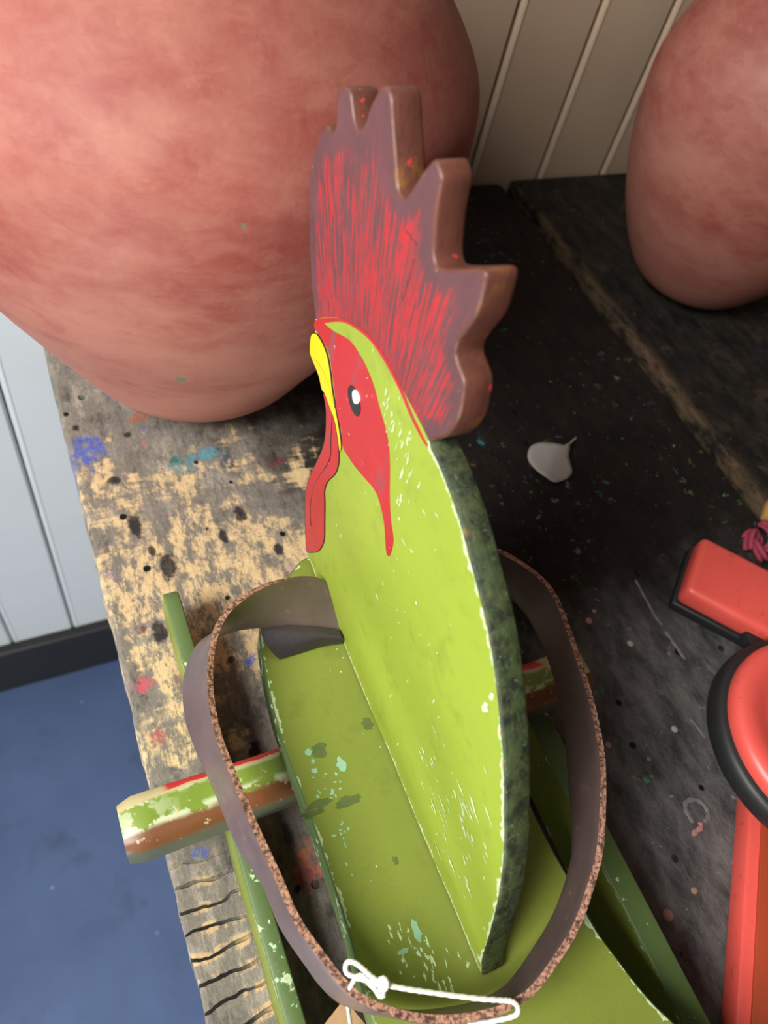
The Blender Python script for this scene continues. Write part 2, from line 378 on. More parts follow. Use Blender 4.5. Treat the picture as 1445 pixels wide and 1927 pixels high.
# side wall with the window that lights the bench
wx = -.90
def wbox(y0, y1, z0, z1): return box((wx-.05, (y0+y1)/2, (z0+z1)/2), (.1, y1-y0, z1-z0))
side = joinvf([wbox(-2.55, .75, -.12, .55), wbox(-.52, .32, .55, .78), wbox(-.52, .32, 1.72, 2.17), wbox(-2.55, -1.07, ZF, -.12), wbox(-.33, .75, ZF, -.12), wbox(-1.07, -.33, ZF, -.90), wbox(-2.55, -.52, 1.55, 2.17), wbox(.32, .75, .55, 2.17), wbox(-1.15, -.52, .55, 1.55), wbox(-2.55, -1.95, .55, 1.55)])
mesh('wall_left', *side, M['wallwhite'], smooth=False, kind='structure')
for i_, (y0, y1, z0, z1) in enumerate(((-.52, .32, .78, 1.72), (-1.95, -1.15, .55, 1.55), (-1.07, -.33, -.90, -.12))):  # first is the bench light; the other two are added for fill lamps
    wf = joinvf([box((wx-.03, y, (z0+z1)/2), (.05, .03, z1-z0), .004) for y in (y0+.015, y1-.015)] + [box((wx-.03, (y0+y1)/2, z), (.05, y1-y0-.06, .03), .004) for z in (z0+.015, z1-.015)])
    mesh('window_%d' % (i_+1), *wf, M['wallwhite'], smooth=False, kind='structure')

# ------------------------------------------------------------------ work benches
BENCH_O = np.array([.30, .24, 0.0])
SPOTS = [((160, 850), .018, (66, 92, 190), 1.0), ((345, 872), .022, (86, 150, 160), 2.0), ((395, 852), .012, (90, 160, 180), 1.4), ((325, 865), .006, (40, 104, 84), 1.5),
         ((205, 730), .013, (70, 84, 140), 1), ((262, 785), .009, (186, 92, 60), 1.4), ((270, 835), .005, (210, 120, 130), 1), ((270, 1288), .008, (206, 90, 104), 1.2), ((262, 1185), .005, (120, 60, 60), 1),
         ((472, 1240), .006, (72, 100, 200), 1.3), ((330, 1275), .004, (200, 80, 90), 1), ((580, 1620), .010, (226, 130, 96), .8), ((375, 1605), .006, (72, 100, 196), 1.4), ((565, 1650), .007, (170, 80, 90), .7),
         ((430, 870), .008, (60, 64, 92), 1), ((300, 1385), .006, (180, 90, 90), 1), ((520, 870), .008, (120, 52, 52), 1.6)]
HOLES = [((452, 968), .006, .55), ((315, 1065), .008, .5), ((390, 995), .0022, 1), ((215, 905), .007, 1.4), ((300, 1190), .006, .5), ((525, 1035), .005, .7), ((480, 1415), .005, 1), ((560, 1672), .003, 1), ((240, 818), .004, 1), ((480, 1400), .004, 1),
         ((143, 805), .004, 1), ((255, 990), .006, .4), ((420, 1010), .004, .5), ((285, 1035), .0035, .5)]
def workbench(name, x0, x1, y0, y1, ztop, mat, th, label, o):
    root = empty(name, (o[0], o[1], ZF), label=label, cat='workbench')
    pts = resample(np.array([(x0, y0), (x1, y0), (x1, y1), (x0, y1)]), .012, True)
    nrm = np.sign(pts-np.array([(x0+x1)/2, (y0+y1)/2]))
    on = (np.abs(pts[:, 0]-x0) < 1e-6)*1.
    pts[:, 0] += on*rng.uniform(-.0010, .0012, len(pts))
    V, Fc, rim, ed = plate(pts, th, .003, .03)
    V = np.stack([V[:, 0], V[:, 1], ztop-V[:, 2]], 1)
    mesh('bench_top', V, Fc, mat, root, origin=o, auto=40)
    for xx in (x0+.06, x1-.06):
        for yy in (y0+.06, y1-.06):
            mesh('leg', *box((xx, yy, (ztop-th+ZF)/2), (.07, .07, ztop-th-ZF), .004), M['skirting'], root, smooth=False)
    return root
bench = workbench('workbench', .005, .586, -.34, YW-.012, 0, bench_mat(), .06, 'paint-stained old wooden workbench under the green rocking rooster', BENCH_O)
bench2 = workbench('workbench', .600, 1.35, -.34, YW-.012, 0.004, bench_mat(True), .06, 'dark scuffed workbench carrying the smaller pink vessel', np.array([.98, .2, .004]))

# ------------------------------------------------------------------ clay vessels
def lathe(name, ax, zr, zb, mat, label, seg=96):
    P = catmull(np.array([(z, r) for z, r in zr]), 6); V = []; Fc = []
    for z, r in P:
        for k in range(seg):
            a = 2*math.pi*k/seg; V.append((ax[0]+r*math.cos(a), ax[1]+r*math.sin(a), zb+z))
    n = len(P)
    for i in range(n-1):
        for k in range(seg): Fc.append((i*seg+k, i*seg+(k+1) % seg, (i+1)*seg+(k+1) % seg, (i+1)*seg+k))
    Fc.append(list(range(seg))); Fc.append([(n-1)*seg+k for k in range(seg)])
    return mesh(name, V, Fc, mat, origin=(ax[0], ax[1], zb), label=label, cat='vessel', group='egg-shaped pink vessels on the benches')
def hitlathe(px, ax, zr, zb):
    v = wray(px); v = v/np.linalg.norm(v); P = np.array(zr)
    for t in np.arange(.1, 1.5, .0005):
        q = CAM+v*t; z = q[2]-zb
        if 0 < z < P[:, 0].max() and math.hypot(q[0]-ax[0], q[1]-ax[1]) < np.interp(z, P[:, 0], P[:, 1]): return q-np.array([ax[0], ax[1], zb])
    return np.array([0, 0, -9])
Z1 = [(0, .030), (.0055, .047), (.016, .074), (.034, .097), (.0648, .1155), (.1157, .1440), (.1735, .1725), (.2313, .1857), (.272, .1880), (.3007, .1814), (.340, .150), (.372, .112), (.400, .082), (.424, .062), (.436, .060), (.443, .066), (.446, .060), (.440, .052), (.40, .050)]
Z2 = [(0, .031), (.0085, .048), (.0254, .071), (.0594, .0946), (.106, .1166), (.159, .1323), (.212, .1390), (.245, .135), (.276, .1244), (.310, .106), (.339, .084), (.362, .062), (.378, .050), (.388, .050), (.394, .055), (.396, .049), (.39, .043), (.36, .042)]
s1 = [(hitlathe((340, 712), (.1272, .5116), Z1, 0), .0042), (hitlathe((457, 420), (.1272, .5116), Z1, 0), .0028)]
lathe('clay_vessel', (.1272, .5116), Z1, 0, vase_mat(s1, .95), 'large egg-shaped mottled pink vessel behind the rooster comb')
lathe('clay_vessel', (.716, .5253), Z2, .004, vase_mat((), .86, 3.3), 'smaller egg-shaped mottled pink vessel on the dark second bench')

# ------------------------------------------------------------------ rocking rooster
ZS = .095                                              # seat top above the bench
bf, br = onz((640, 1200), ZS), onz((900, 1826), ZS)
UD = (bf-br)/np.linalg.norm(bf-br); ND = np.array([UD[1], -UD[0], 0.0]); BT = .0125
XC = .1370
rooster = empty('rocking_rooster', (XC, .06, 0), label='green wooden rocking rooster with a tall purple-red comb', cat='rocking toy')
def uv(p):
    q = onplane(p, br, ND)-br; return np.array([q.dot(UD), q[2]])
def wpt(P, dep):                                       # (u, v, depth) -> world
    P = np.atleast_2d(P); return br+P[:, :1]*UD+np.outer(P[:, 1], [0, 0, 1])+np.asarray(dep).reshape(-1, 1)*ND
OUT = [(898, 1832), (909, 1806), (931, 1734), (945, 1657), (951, 1590), (950, 1518), (949, 1435), (946, 1390), (940, 1325), (929, 1240), (916, 1165), (901, 1105), (885, 1045), (868, 985), (849, 930), (828, 876), (811, 838)]
COMB = [(816, 827), (828, 826), (843, 818), (862, 789), (870, 751), (872, 721), (862, 691), (855, 670), (858, 648), (873, 626), (892, 600), (904, 570), (913, 532), (914, 514), (903, 506), (860, 506), (824, 503), (816, 488), (815, 463), (818, 410),
        (824, 365), (829, 336), (822, 310), (815, 300), (806, 308), (792, 326), (775, 354), (761, 372), (750, 362), (746, 340), (743, 290), (739, 235), (736, 185), (729, 164), (717, 162), (709, 175), (695, 204), (686, 232), (674, 241), (666, 230), (661, 198),
        (657, 172), (648, 162), (638, 168), (634, 190), (633, 217), (630, 240), (622, 246), (616, 235), (608, 240), (600, 257), (589, 293), (582, 342), (581, 395), (582, 452), (586, 528), (591, 585)]
HEAD = [(592, 603), (592, 622), (585, 638), (584, 657), (592, 687), (602, 715), (609, 736), (613, 769), (612, 809), (607, 839), (597, 866), (583, 896), (575, 925), (573, 971), (575, 1012), (578, 1039), (586, 1063), (594, 1090)]
KL = [(592, 603), (615, 597), (648, 603), (690, 634), (720, 672), (750, 720), (775, 766), (795, 804), (811, 838)]
baseline = [(620, 1153), (660, 1250), (720, 1392), (780, 1537), (840, 1681)]
full = np.array([uv(p) for p in OUT+COMB+HEAD]); base_uv = np.array([uv(p) for p in baseline])
full[:, 1] = np.maximum(full[:, 1], 0.0015); base_uv[:, 1] = 0.001
full = np.vstack([full, base_uv]); full[0, 1] = .001; full[-6, 1] = .001
dense = resample(catmull(full, 5, True), .0016, True)
K = resample(catmull([uv(p) for p in KL], 5), .003)
k_in = K[2:-2]
V, Fc, rim, ed = plate(dense, BT, .0012, .004, [k_in])
nC = len(OUT); combpoly = np.vstack([np.array([uv(p) for p in OUT[-1:]+COMB]), K[0:1]+[.01, 0]])
combpoly = np.vstack([catmull(np.array([uv(p) for p in COMB]), 5), K])           # comb side of the joint line
cen = np.array([V[f].mean(0)[:2] for f in Fc])
ctr = combpoly.mean(0); big = combpoly.copy()
isc = inpoly(cen, combpoly)
# rim faces lie on the outline itself: decide by the nearest traced point
alln = np.vstack([np.array([uv(p) for p in COMB]), np.array([uv(p) for p in OUT+HEAD])]); lab = np.array([1]*len(COMB)+[0]*(len(OUT)+len(HEAD)))
dn_c = catmull(np.array([uv(p) for p in COMB]), 6); dn_o = np.vstack([catmull(np.array([uv(p) for p in OUT]), 6), catmull(np.array([uv(p) for p in HEAD]), 6)])
for i in np.where(rim == 1)[0]:
    isc[i] = np.linalg.norm(dn_c-cen[i], axis=1).min() < np.linalg.norm(dn_o-cen[i], axis=1).min()
W3 = wpt(V[:, :2], V[:, 2])
W3 += np.outer(np.sin(V[:, 0]*70+V[:, 1]*31)*np.sin(V[:, 1]*55+1)*.00025, ND)     # hand-planed, not quite flat
fo = uv((655, 1120)); rel = V[:, :2]-fo; ang = np.arctan2(rel[:, 1], -rel[:, 0]); rad = np.linalg.norm(rel, axis=1)
fan = np.stack([ang, rad/.30, np.zeros(len(V))], 1)
def sub(sel, name, mats):
    idx = np.unique(np.concatenate([np.array(Fc[i]) for i in np.where(sel)[0]])); mp = -np.ones(len(V), int); mp[idx] = np.arange(len(idx))
    faces = [[mp[j] for j in Fc[i]] for i in np.where(sel)[0]]
    o = mesh(name, W3[idx], faces, mats, rooster, fmat=rim[sel], attr={'edge': ed[idx]}, vattr={'fan': fan[idx]}); o.data.set_sharp_from_angle(angle=math.radians(50)); return o
board = sub(~isc, 'neck_board', [M['green'], M['rim']])
comb = sub(isc, 'comb', [M['comb'], M['combrim']]); comb['label'] = 'purple-red comb with jagged points'

Z4 = lambda L: [(540+x/3.706, 580+y/3.706) for x, y in L]
def patch(name, px, lift, mat, parent, smooth=4, label=None):
    P = np.array([uv(p) for p in px]); P = resample(catmull(P, smooth, True), .0012, True); P = ccw(P)
    fv, ff = fill(P, .006); o = None
    for side in (0, 1):
        d0, d1 = (-lift, .0004) if side == 0 else (BT+lift, BT-.0004)
        n = len(P); VV = np.vstack([wpt(fv, np.full(len(fv), d0)), wpt(P, np.full(n, d0)), wpt(P, np.full(n, d1))])
        off = np.sin(np.concatenate([fv[:, 0], P[:, 0], P[:, 0]])*70+np.concatenate([fv[:, 1], P[:, 1], P[:, 1]])*31)*np.sin(np.concatenate([fv[:, 1], P[:, 1], P[:, 1]])*55+1)*.00025
        VV = VV+np.outer(off, ND); m0 = len(fv)
        FF = [q if side == 0 else q[::-1] for q in ff]+[[m0+i, m0+(i+1) % n, m0+n+(i+1) % n, m0+n+i] for i in range(n)]
        q = mesh(name, VV, FF, mat, parent if side == 0 or parent is board else parent, smooth=False)
        if label: q['label'] = label
        o = o or q
    return o
def offpx(L, d):
    P = np.array(L); c = P.mean(0); P = ccw(P); return [tuple(p) for p in inset(P, -d)]
RED = Z4([(194, 100), (240, 92), (275, 122), (330, 165), (430, 222), (500, 312), (560, 422), (610, 542), (650, 692), (690, 832), (712, 962), (718, 1100), (717, 1300), (728, 1480), (745, 1600), (738, 1670), (715, 1730), (696, 1700), (690, 1600), (680, 1480), (650, 1350), (610, 1260), (545, 1185), (480, 1110), (430, 1040), (390, 970), (382, 870), (352, 730), (337, 600), (320, 470), (297, 330), (262, 245), (206, 158), (196, 145)])
STRIP = Z4([(200, 84), (290, 66), (400, 82), (520, 142), (610, 235), (700, 365), (800, 555), (880, 745), (960, 915), (985, 960), (955, 935), (868, 765), (790, 575), (690, 385), (598, 245), (505, 160), (395, 98), (290, 98), (215, 110)])
BEAK = Z4([(186, 178), (215, 186), (258, 262), (288, 352), (308, 470), (318, 560), (342, 700), (362, 820), (378, 950), (373, 1000), (362, 920), (342, 790), (308, 690), (272, 592), (252, 560), (232, 470), (195, 380), (172, 322), (168, 270), (174, 205)])
WAT = Z4([(262, 595), (310, 702), (334, 782), (352, 900), (361, 1000), (358, 1088), (336, 1155), (288, 1205), (265, 1268), (265, 1350), (262, 1500), (258, 1620), (228, 1686), (180, 1700), (146, 1690), (137, 1600), (131, 1450), (139, 1285), (168, 1175), (218, 1064), (258, 964), (276, 850), (279, 700)])
EYE = Z4([(430, 575), (448, 536), (476, 556), (505, 620), (521, 700), (505, 752), (478, 738), (446, 670)])
EYEW = Z4([(468, 580), (488, 568), (508, 600), (517, 640), (505, 664), (482, 660), (470, 630)])
for P_, l_, mt_, nm_ in ((RED, .0003, 'red', 'cheek_patch'), (STRIP, .0003, 'red', 'brow_line'), (offpx(WAT, 1.4), .0003, 'black', 'wattle_outline'), (WAT, .0005, 'red', 'wattle'), (offpx(BEAK, 1.5), .0005, 'black', 'beak_outline'), (BEAK, .0007, 'yellow', 'beak')):
    patch(nm_, P_, l_, M[mt_], rooster)
ey = patch('eye', EYE, .0006, M['black'], rooster); patch('eye_highlight', EYEW, .0009, M['white'], ey)
def facetube(name, px, r, mat, parent, dep=-.0006):
    P = catmull(np.array([uv(p) for p in px]), 6); V_, F_ = tube(wpt(P, np.full(len(P), dep)), r, 6); return mesh(name, V_, F_, mat, parent)
facetube('beak_line', Z4([(170, 330), (210, 362), (260, 432), (292, 515), (318, 600), (340, 690)]), .00022, M['black'], rooster)
facetube('wattle_line', Z4([(322, 740), (312, 900), (300, 1060), (205, 1215), (175, 1330), (168, 1430), (174, 1520)]), .00018, M['black'], rooster)
facetube('comb_crack', [(786, 465), (780, 490), (772, 520), (764, 545), (758, 568)], [.0003]*6+[.0005]*18+[.0003], M['black'], rooster, .0002)
facetube('comb_crack', [(764, 435), (775, 448), (786, 462)], .0003, M['black'], rooster, .0001)

def slivers(name, n, regpx, dirpx, mat, parent, plane, ln=(.003, .014), wd=(.0003, .0009), lift=.00016):
    V_ = []; F_ = []
    reg = np.array(regpx, float)
    for i in range(n):
        t = rng.dirichlet(np.ones(len(reg))*.6); c = t@reg; L_ = rng.uniform(*ln)*rng.uniform(.3, 1); w_ = rng.uniform(*wd)
        a = plane(c); b = plane(c+np.array(dirpx)*4); d = (b-a)/np.linalg.norm(b-a); d = d+rng.normal(0, .10, 3); nv = NRM[plane]
        d -= nv*d.dot(nv); d /= np.linalg.norm(d); s = np.cross(nv, d); o = len(V_); k = 7
        for j in range(k):
            tt = j/(k-1); hw = w_*math.sin(math.pi*min(max(tt, .06), .94))*rng.uniform(.5, 1.2); p = a+d*L_*(tt-.5)+s*rng.normal(0, .0002)+nv*lift
            V_ += [p-s*hw, p+s*hw]
        F_ += [(o+2*j, o+2*j+1, o+2*j+3, o+2*j+2) for j in range(k-1)]
    q = mesh(name, V_, F_, mat, parent, smooth=False, kind='stuff')
    return q
def on_face(p):
    P = uv(p); return wpt(P, [-.0001])[0]+ND*(math.sin(P[0]*70+P[1]*31)*math.sin(P[1]*55+1)*.00025)
def on_seat(p): return onz(p, ZS)
NRM = {on_face: -ND, on_seat: np.array([0, 0, 1.])}
slivers('paint_scratches', 60, [(760, 1330), (930, 1400), (925, 1640), (890, 1780), (810, 1560)], (35, 105), M['chip'], rooster, on_face)
slivers('paint_scratches', 46, [(700, 650), (790, 800), (800, 960), (745, 960), (715, 740)], (-25, 90), M['chip'], rooster, on_face, (.003, .010), (.0002, .0006))
slivers('paint_scratches', 26, [(640, 1000), (820, 950), (900, 1250), (760, 1300)], (30, 60), M['chip'], rooster, on_face, (.001, .005), (.0003, .001))
slivers('paint_scratches', 40, [(700, 1700), (880, 1800), (900, 1880), (740, 1860)], (30, 75), M['chip'], rooster, on_seat, (.002, .008))
slivers('paint_scratches', 30, [(560, 1420), (640, 1450), (680, 1700), (640, 1560)], (10, 40), M['mintchip'], rooster, on_seat, (.001, .004), (.0004, .0016))
for pl, L_ in (((914, 1332), .0040), ((926, 1310), .0030)):
    c = on_face(pl); V_ = []; 
    for j in range(12):
        a = 2*math.pi*j/12; r = L_*rng.uniform(.55, 1.1); V_.append(c-ND*.00025+UD*r*.55*math.cos(a)+np.array([0, 0, r])*math.sin(a))
    mesh('paint_chip', V_, [list(range(12))], M['chip'], rooster, smooth=False)

# seat board
hw = [(.2366, .004), (.2355, .012), (.2282, .022), (.214, .041), (.1957, .0523), (.1733, .057), (.148, .060), (.12, .0608), (.08, .0596), (.03, .0599), (0, .0622), (-.02, .0628), (-.038, .067), (-.048, .0695), (-.06, .0735), (-.0715, .079), (-.10, .091), (-.14, .100), (-.18, .101), (-.21, .088), (-.225, .06), (-.232, .03)]
so = np.array([(XC-w_, y) for y, w_ in hw]+[(XC+w_, y) for y, w_ in hw[::-1]])
so = resample(catmull(so, 5, True), .003, True)
ST = .018
V, Fc, rim, ed = plate(so, ST, .0012, .007)
mesh('seat', np.stack([V[:, 0], V[:, 1], ZS-V[:, 2]], 1), Fc, [M['green_seat'], M['green_dark']], rooster, fmat=rim, attr={'edge': ed}, auto=50)
# knot marks on the seat
def knot(px, r, mat, sx=1.0):
    c = onz(px, ZS+.0002); V_ = [c]+[c+np.array([r*rng.uniform(.6, 1.2)*math.cos(a), sx*r*rng.uniform(.6, 1.2)*math.sin(a), 0]) for a in np.arange(16)*math.pi/8]
    mesh('worn_spot', V_, [(0, 1+i, 1+(i+1) % 16) for i in range(16)], mat, rooster, smooth=False)
M['knot'] = plain('dark worn spot', (96, 112, 58), .45, .2, 200, .3)
for p_, r_, s_ in (((600, 1412), .0048, .9), ((691, 1362), .0035, 1.2), ((655, 1508), .0085, .35), ((600, 1512), .009, .25), ((744, 1620), .0016, 1.6), ((590, 1530), .008, .25)): knot(p_, r_, M['knot'], s_)
for p_, r_, s_ in (((642, 1438), .0026, 1.6), ((784, 1752), .0026, 2.0), ((760, 1790), .003, .5), ((580, 1415), .0022, 1), ((592, 1450), .002, .8)): knot(p_, r_, M['mintchip'], s_)

# foot bars (front one rests on the rockers under the seat; the rear one carries the wide end)
ZR = .050; BH = ZS-ST-ZR
def barmat():
    k = NT('worn red and green bar paint', .4); X, Y, Z = k.sep(); n = k.noise(60, det=6, rough=.65); nb = k.noise(30, k.mp((.5, 1, 1)), 4)
    yy = k.math('ADD', Y, k.math('MULTIPLY', k.math('SUBTRACT', nb, .5), .014))
    c = k.mix(n, lin((104, 132, 42)), lin((134, 156, 58)))
    pale = k.math('ADD', k.step(k.math('ABSOLUTE', k.math('SUBTRACT', yy, .0025)), .0030, .0060), k.math('MULTIPLY', k.step(k.math('ABSOLUTE', X), .11, .14), .6))
    c = k.mix(k.math('MULTIPLY', k.step(k.noise(85, det=5), .47, .53), pale), c, lin((196, 206, 166)))
    ax = k.math('ABSOLUTE', X)
    c = k.mix(k.step(yy, .0065, .0085), c, lin((190, 176, 130)))
    c = k.mix(k.math('MULTIPLY', k.step(yy, .0090, .0100), k.step(k.math('ADD', ax, k.math('MULTIPLY', nb, .03)), .142, .136)), c, lin((196, 46, 48)))
    c = k.mix(k.math('MULTIPLY', k.step(yy, -.0035, -.0065), k.step(Z, .01, .02)), c, lin((120, 76, 44)))
    rr = k.math('MULTIPLY', k.step(yy, -.007, -.0095), k.math('MULTIPLY', k.step(k.noise(24, k.mp((1, .3, .3)), 2), .5, .56), k.step(k.math('ABSOLUTE', X), .100, .085)))
    c = k.mix(rr, c, lin((180, 46, 50)))
    c = k.mix(k.math('MULTIPLY', k.step(k.noise(140), .60, .64), .7), c, lin((206, 190, 150)))
    c = k.mix(k.step(Z, .0235, .0195), c, lin((92, 96, 76)))
    k.col(c); k.bump(n, .4, .001); return k.m
M['bar'] = barmat()
def foot_bar(yc, half, wd):
    """rounded top edges, plain lower edges"""
    n = 40; V_ = []; xs = np.linspace(-half, half, n); prof = []
    hw_, hh = wd/2, BH
    prof = [(-hw_, 0), (-hw_, hh*.72), (-hw_*.88, hh*.9), (-hw_*.6, hh), (hw_*.6, hh), (hw_*.88, hh*.9), (hw_, hh*.7), (hw_, 0)]
    for i, x in enumerate(xs):
        e = min(1, (half-abs(x))/.004); s = .88+.12*math.sqrt(max(0, 1-(1-e)**2)) if e < 1 else 1
        s *= 1+.03*math.sin(x*40+yc*9)
        V_ += [(XC+x, yc+p[0]*s, ZR+(p[1] if p[1] == 0 else min(p[1]*s if abs(x) > .06 else p[1], hh))) for p in prof]
    k = len(prof); F_ = [(i*k+j, i*k+(j+1) % k, (i+1)*k+(j+1) % k, (i+1)*k+j) for i in range(n-1) for j in range(k)]+[list(range(k)), [(n-1)*k+j for j in range(k)]]
    return mesh('foot_bar', V_, F_, M['bar'], rooster, origin=(XC, yc, ZR), auto=55)
foot_bar(.1165, .1515, .031); foot_bar(-.165, .128, .031)
# rockers: long boards on edge, upturned ends, resting on the bench
def rocker(x0, x1, lean=0.0):
    up = [(.262, .012), (.268, .030), (.262, .047), (.250, ZR), (.20, ZR), (.10, ZR), (0, ZR), (-.10, ZR), (-.20, ZR), (-.25, .047), (-.262, .030), (-.256, .012), (-.22, .0045), (-.14, .0012), (-.05, 0), (.05, 0), (.14, .0012), (.22, .0045)]
    P = resample(catmull(np.array(up), 5, True), .006, True); P[:, 1] = np.clip(P[:, 1], 0, ZR)
    V, Fc, rim, ed = plate(P, x1-x0, .0012, .012)
    mesh('rocker', np.stack([x0+V[:, 2]+lean*(V[:, 1]-ZR), V[:, 0], V[:, 1]], 1), Fc, [M['green_seat'], M['green_dark']], rooster, fmat=rim, attr={'edge': ed}, auto=50)
rocker(.0407, .0510); rocker(.2430, .2590)

# ------------------------------------------------------------------ leather strap
SU = [((611, 1096), .112), ((594, 1087), .116), ((566, 1084), .122), ((519, 1094), .130), ((486, 1107), .134), ((458, 1124), .137), ((434, 1143), .139), ((418, 1165), .140), ((406, 1190), .140), ((398, 1230), .140), ((395, 1275), .140), ((400, 1334), .140), ((415, 1397), .140), ((447, 1476), .140), ((479, 1554), .140), ((520, 1642), .139),
      ((553, 1721), .138), ((581, 1765), .137), ((611, 1805), .136), ((641, 1845), .135), ((680, 1879), .135), ((726, 1900), .135), ((778, 1914), .135), ((833, 1919), .135), ((884, 1914), .136), ((930, 1905), .137), ((976, 1883), .138), ((1006, 1860), .139), ((1040, 1815), .141), ((1085, 1744), .144), ((1114, 1659), .147),
      ((1129, 1600), .149), ((1134, 1530), .151), ((1135, 1441), .152), ((1127, 1383), .152), ((1112, 1315), .152), ((1090, 1245), .150), ((1072, 1190), .148), ((1050, 1133), .146), ((1029, 1099), .144), ((999, 1072), .141), ((965, 1050), .137), ((931, 1034), .133), ((885, 1030), .127), ((835, 1045), .120), ((800, 1062), .114)]
SL = [((640, 1190), .0975), ((625, 1188), .0985), ((595, 1186), .1005), ((545, 1181), .103), ((510, 1179), .105), ((475, 1179), .108), ((446, 1183), .110), ((424, 1189), .111), ((404, 1196), .112), ((372, 1218), .113), ((350, 1275), .113), ((351, 1335), .112), ((367, 1395), .111), ((407, 1483), .111), ((452, 1593), .110), ((497, 1657), .110),
      None, None, None, None, None, None, None, None, None, None, None, None, None, None, ((1075, 1640), 0),
      ((1082, 1590), 0), ((1078, 1530), 0), ((1072, 1441), 0), ((1066, 1370), 0), ((1055, 1310), 0), ((1038, 1247), 0), ((1018, 1202), 0), ((1000, 1166), 0), ((984, 1145), 0), ((962, 1121), 0), ((940, 1103), 0), ((915, 1095), 0), ((880, 1098), 0), ((840, 1125), 0), ((820, 1150), 0)]
U3 = np.array([onz(p, z) for p, z in SU]); L3 = np.full_like(U3, np.nan)
for i, s in enumerate(SL):
    if s is None: continue
    if s[1] > 0: L3[i] = onz(*s)
    else:
        zz = np.linspace(SU[i][1]-.034, SU[i][1]-.012, 60); q = np.array([onz(s[0], z) for z in zz]); d = abs(np.linalg.norm(q-U3[i], axis=1)-.031)
        L3[i] = q[d.argmin()]
D = L3-U3; ok = ~np.isnan(D[:, 0]); ix = np.arange(len(D))
D[16:30] = np.nan; ok = ~np.isnan(D[:, 0])
rear = {20: np.array([-.004, .003, -.0295]), 23: np.array([0, .0035, -.0295]), 26: np.array([.003, .0035, -.030])}
for k_, v_ in rear.items(): D[k_] = v_; ok[k_] = True
for c in range(3): D[:, c] = np.interp(ix, ix[ok], D[ok, c])
L3 = U3+D; L3[:, 2] = np.maximum(L3[:, 2], ZS+.0012)
Us = catmull(U3, 5); Ls = catmull(L3, 5)
for _ in range(3):
    Us[1:-1] = .25*Us[:-2]+.5*Us[1:-1]+.25*Us[2:]; Ls[1:-1] = .25*Ls[:-2]+.5*Ls[1:-1]+.25*Ls[2:]
T_ = np.gradient((Us+Ls)/2, axis=0); A_ = Ls-Us; Nn = np.cross(T_, A_); Nn /= np.linalg.norm(Nn, axis=1)[:, None]+1e-12
th = .0040; nS = len(Us); V = []; k = 10
cs = [0, .04, .2, .4, .6, .8, .96, 1]
for i in range(nS):
    row = []
    for sgn in (.5, -.5):
        for c in (cs if sgn > 0 else cs[::-1]):
            t2 = th*(.86 if c in (0, 1) else 1); V.append(Us[i]+A_[i]*c+Nn[i]*sgn*t2)
kk = len(cs)*2; Fc = []; fm = []
for i in range(nS-1):
    for j in range(kk):
        Fc.append((i*kk+j, i*kk+(j+1) % kk, (i+1)*kk+(j+1) % kk, (i+1)*kk+j)); fm.append(1 if j in (len(cs)-1, kk-1) else 0)
Fc += [list(range(kk)), [(nS-1)*kk+j for j in range(kk)]]; fm += [1, 1]
mesh('leather_strap', V, Fc, [M['leather'], M['rawedge']], rooster, fmat=fm, auto=45, label='dark brown leather strap loop with raw edges')
# folded strap end lying on the seat by the board
top = catmull([onz(p, z) for p, z in (((640, 1192), .104), ((600, 1188), .106), ((545, 1183), .107), ((490, 1181), .107))], 8)
mid = catmull([onz(p, z) for p, z in (((645, 1204), .103), ((603, 1204), .104), ((553, 1209), .103), ((500, 1212), .102))], 8)
bot = catmull([onz(p, z) for p, z in (((641, 1212), .0965), ((606, 1217), .0965), ((566, 1229), .0965), ((526, 1241), .0965))], 8)
V = []; n = len(top); q5 = []
for i in range(n):
    for t in np.linspace(0, 1, 9):
        V.append((1-t)**2*top[i]+2*t*(1-t)*(2*mid[i]-.5*(top[i]+bot[i]))+t*t*bot[i])
V = np.array(V); Fc = [(i*9+j, i*9+j+1, (i+1)*9+j+1, (i+1)*9+j) for i in range(n-1) for j in range(8)]
V2 = V+np.array([0, .0028, -.0002]); o_ = len(V); V2[:, 2] = np.maximum(V2[:, 2], ZS+.0006)
F2 = [[a+o_ for a in f[::-1]] for f in Fc]; bd = [i*9 for i in range(n)]+[(n-1)*9+j for j in range(1, 9)]+[i*9+8 for i in range(n-2, -1, -1)]+[j for j in range(7, 0, -1)]
F3 = [(bd[i], bd[(i+1) % len(bd)], bd[(i+1) % len(bd)]+o_, bd[i]+o_) for i in range(len(bd))]
M['leatherdark'] = plain('dark leather underside', (58, 50, 53), .36, .15, 90, .3, .6)
mesh('strap_end', np.vstack([V, V2]), Fc+F2+F3, [M['leatherdark'], M['rawedge']], rooster, fmat=[0]*(len(Fc)+len(F2))+[1 if n-1 <= i < n+7 else 0 for i in range(len(F3))], auto=50)

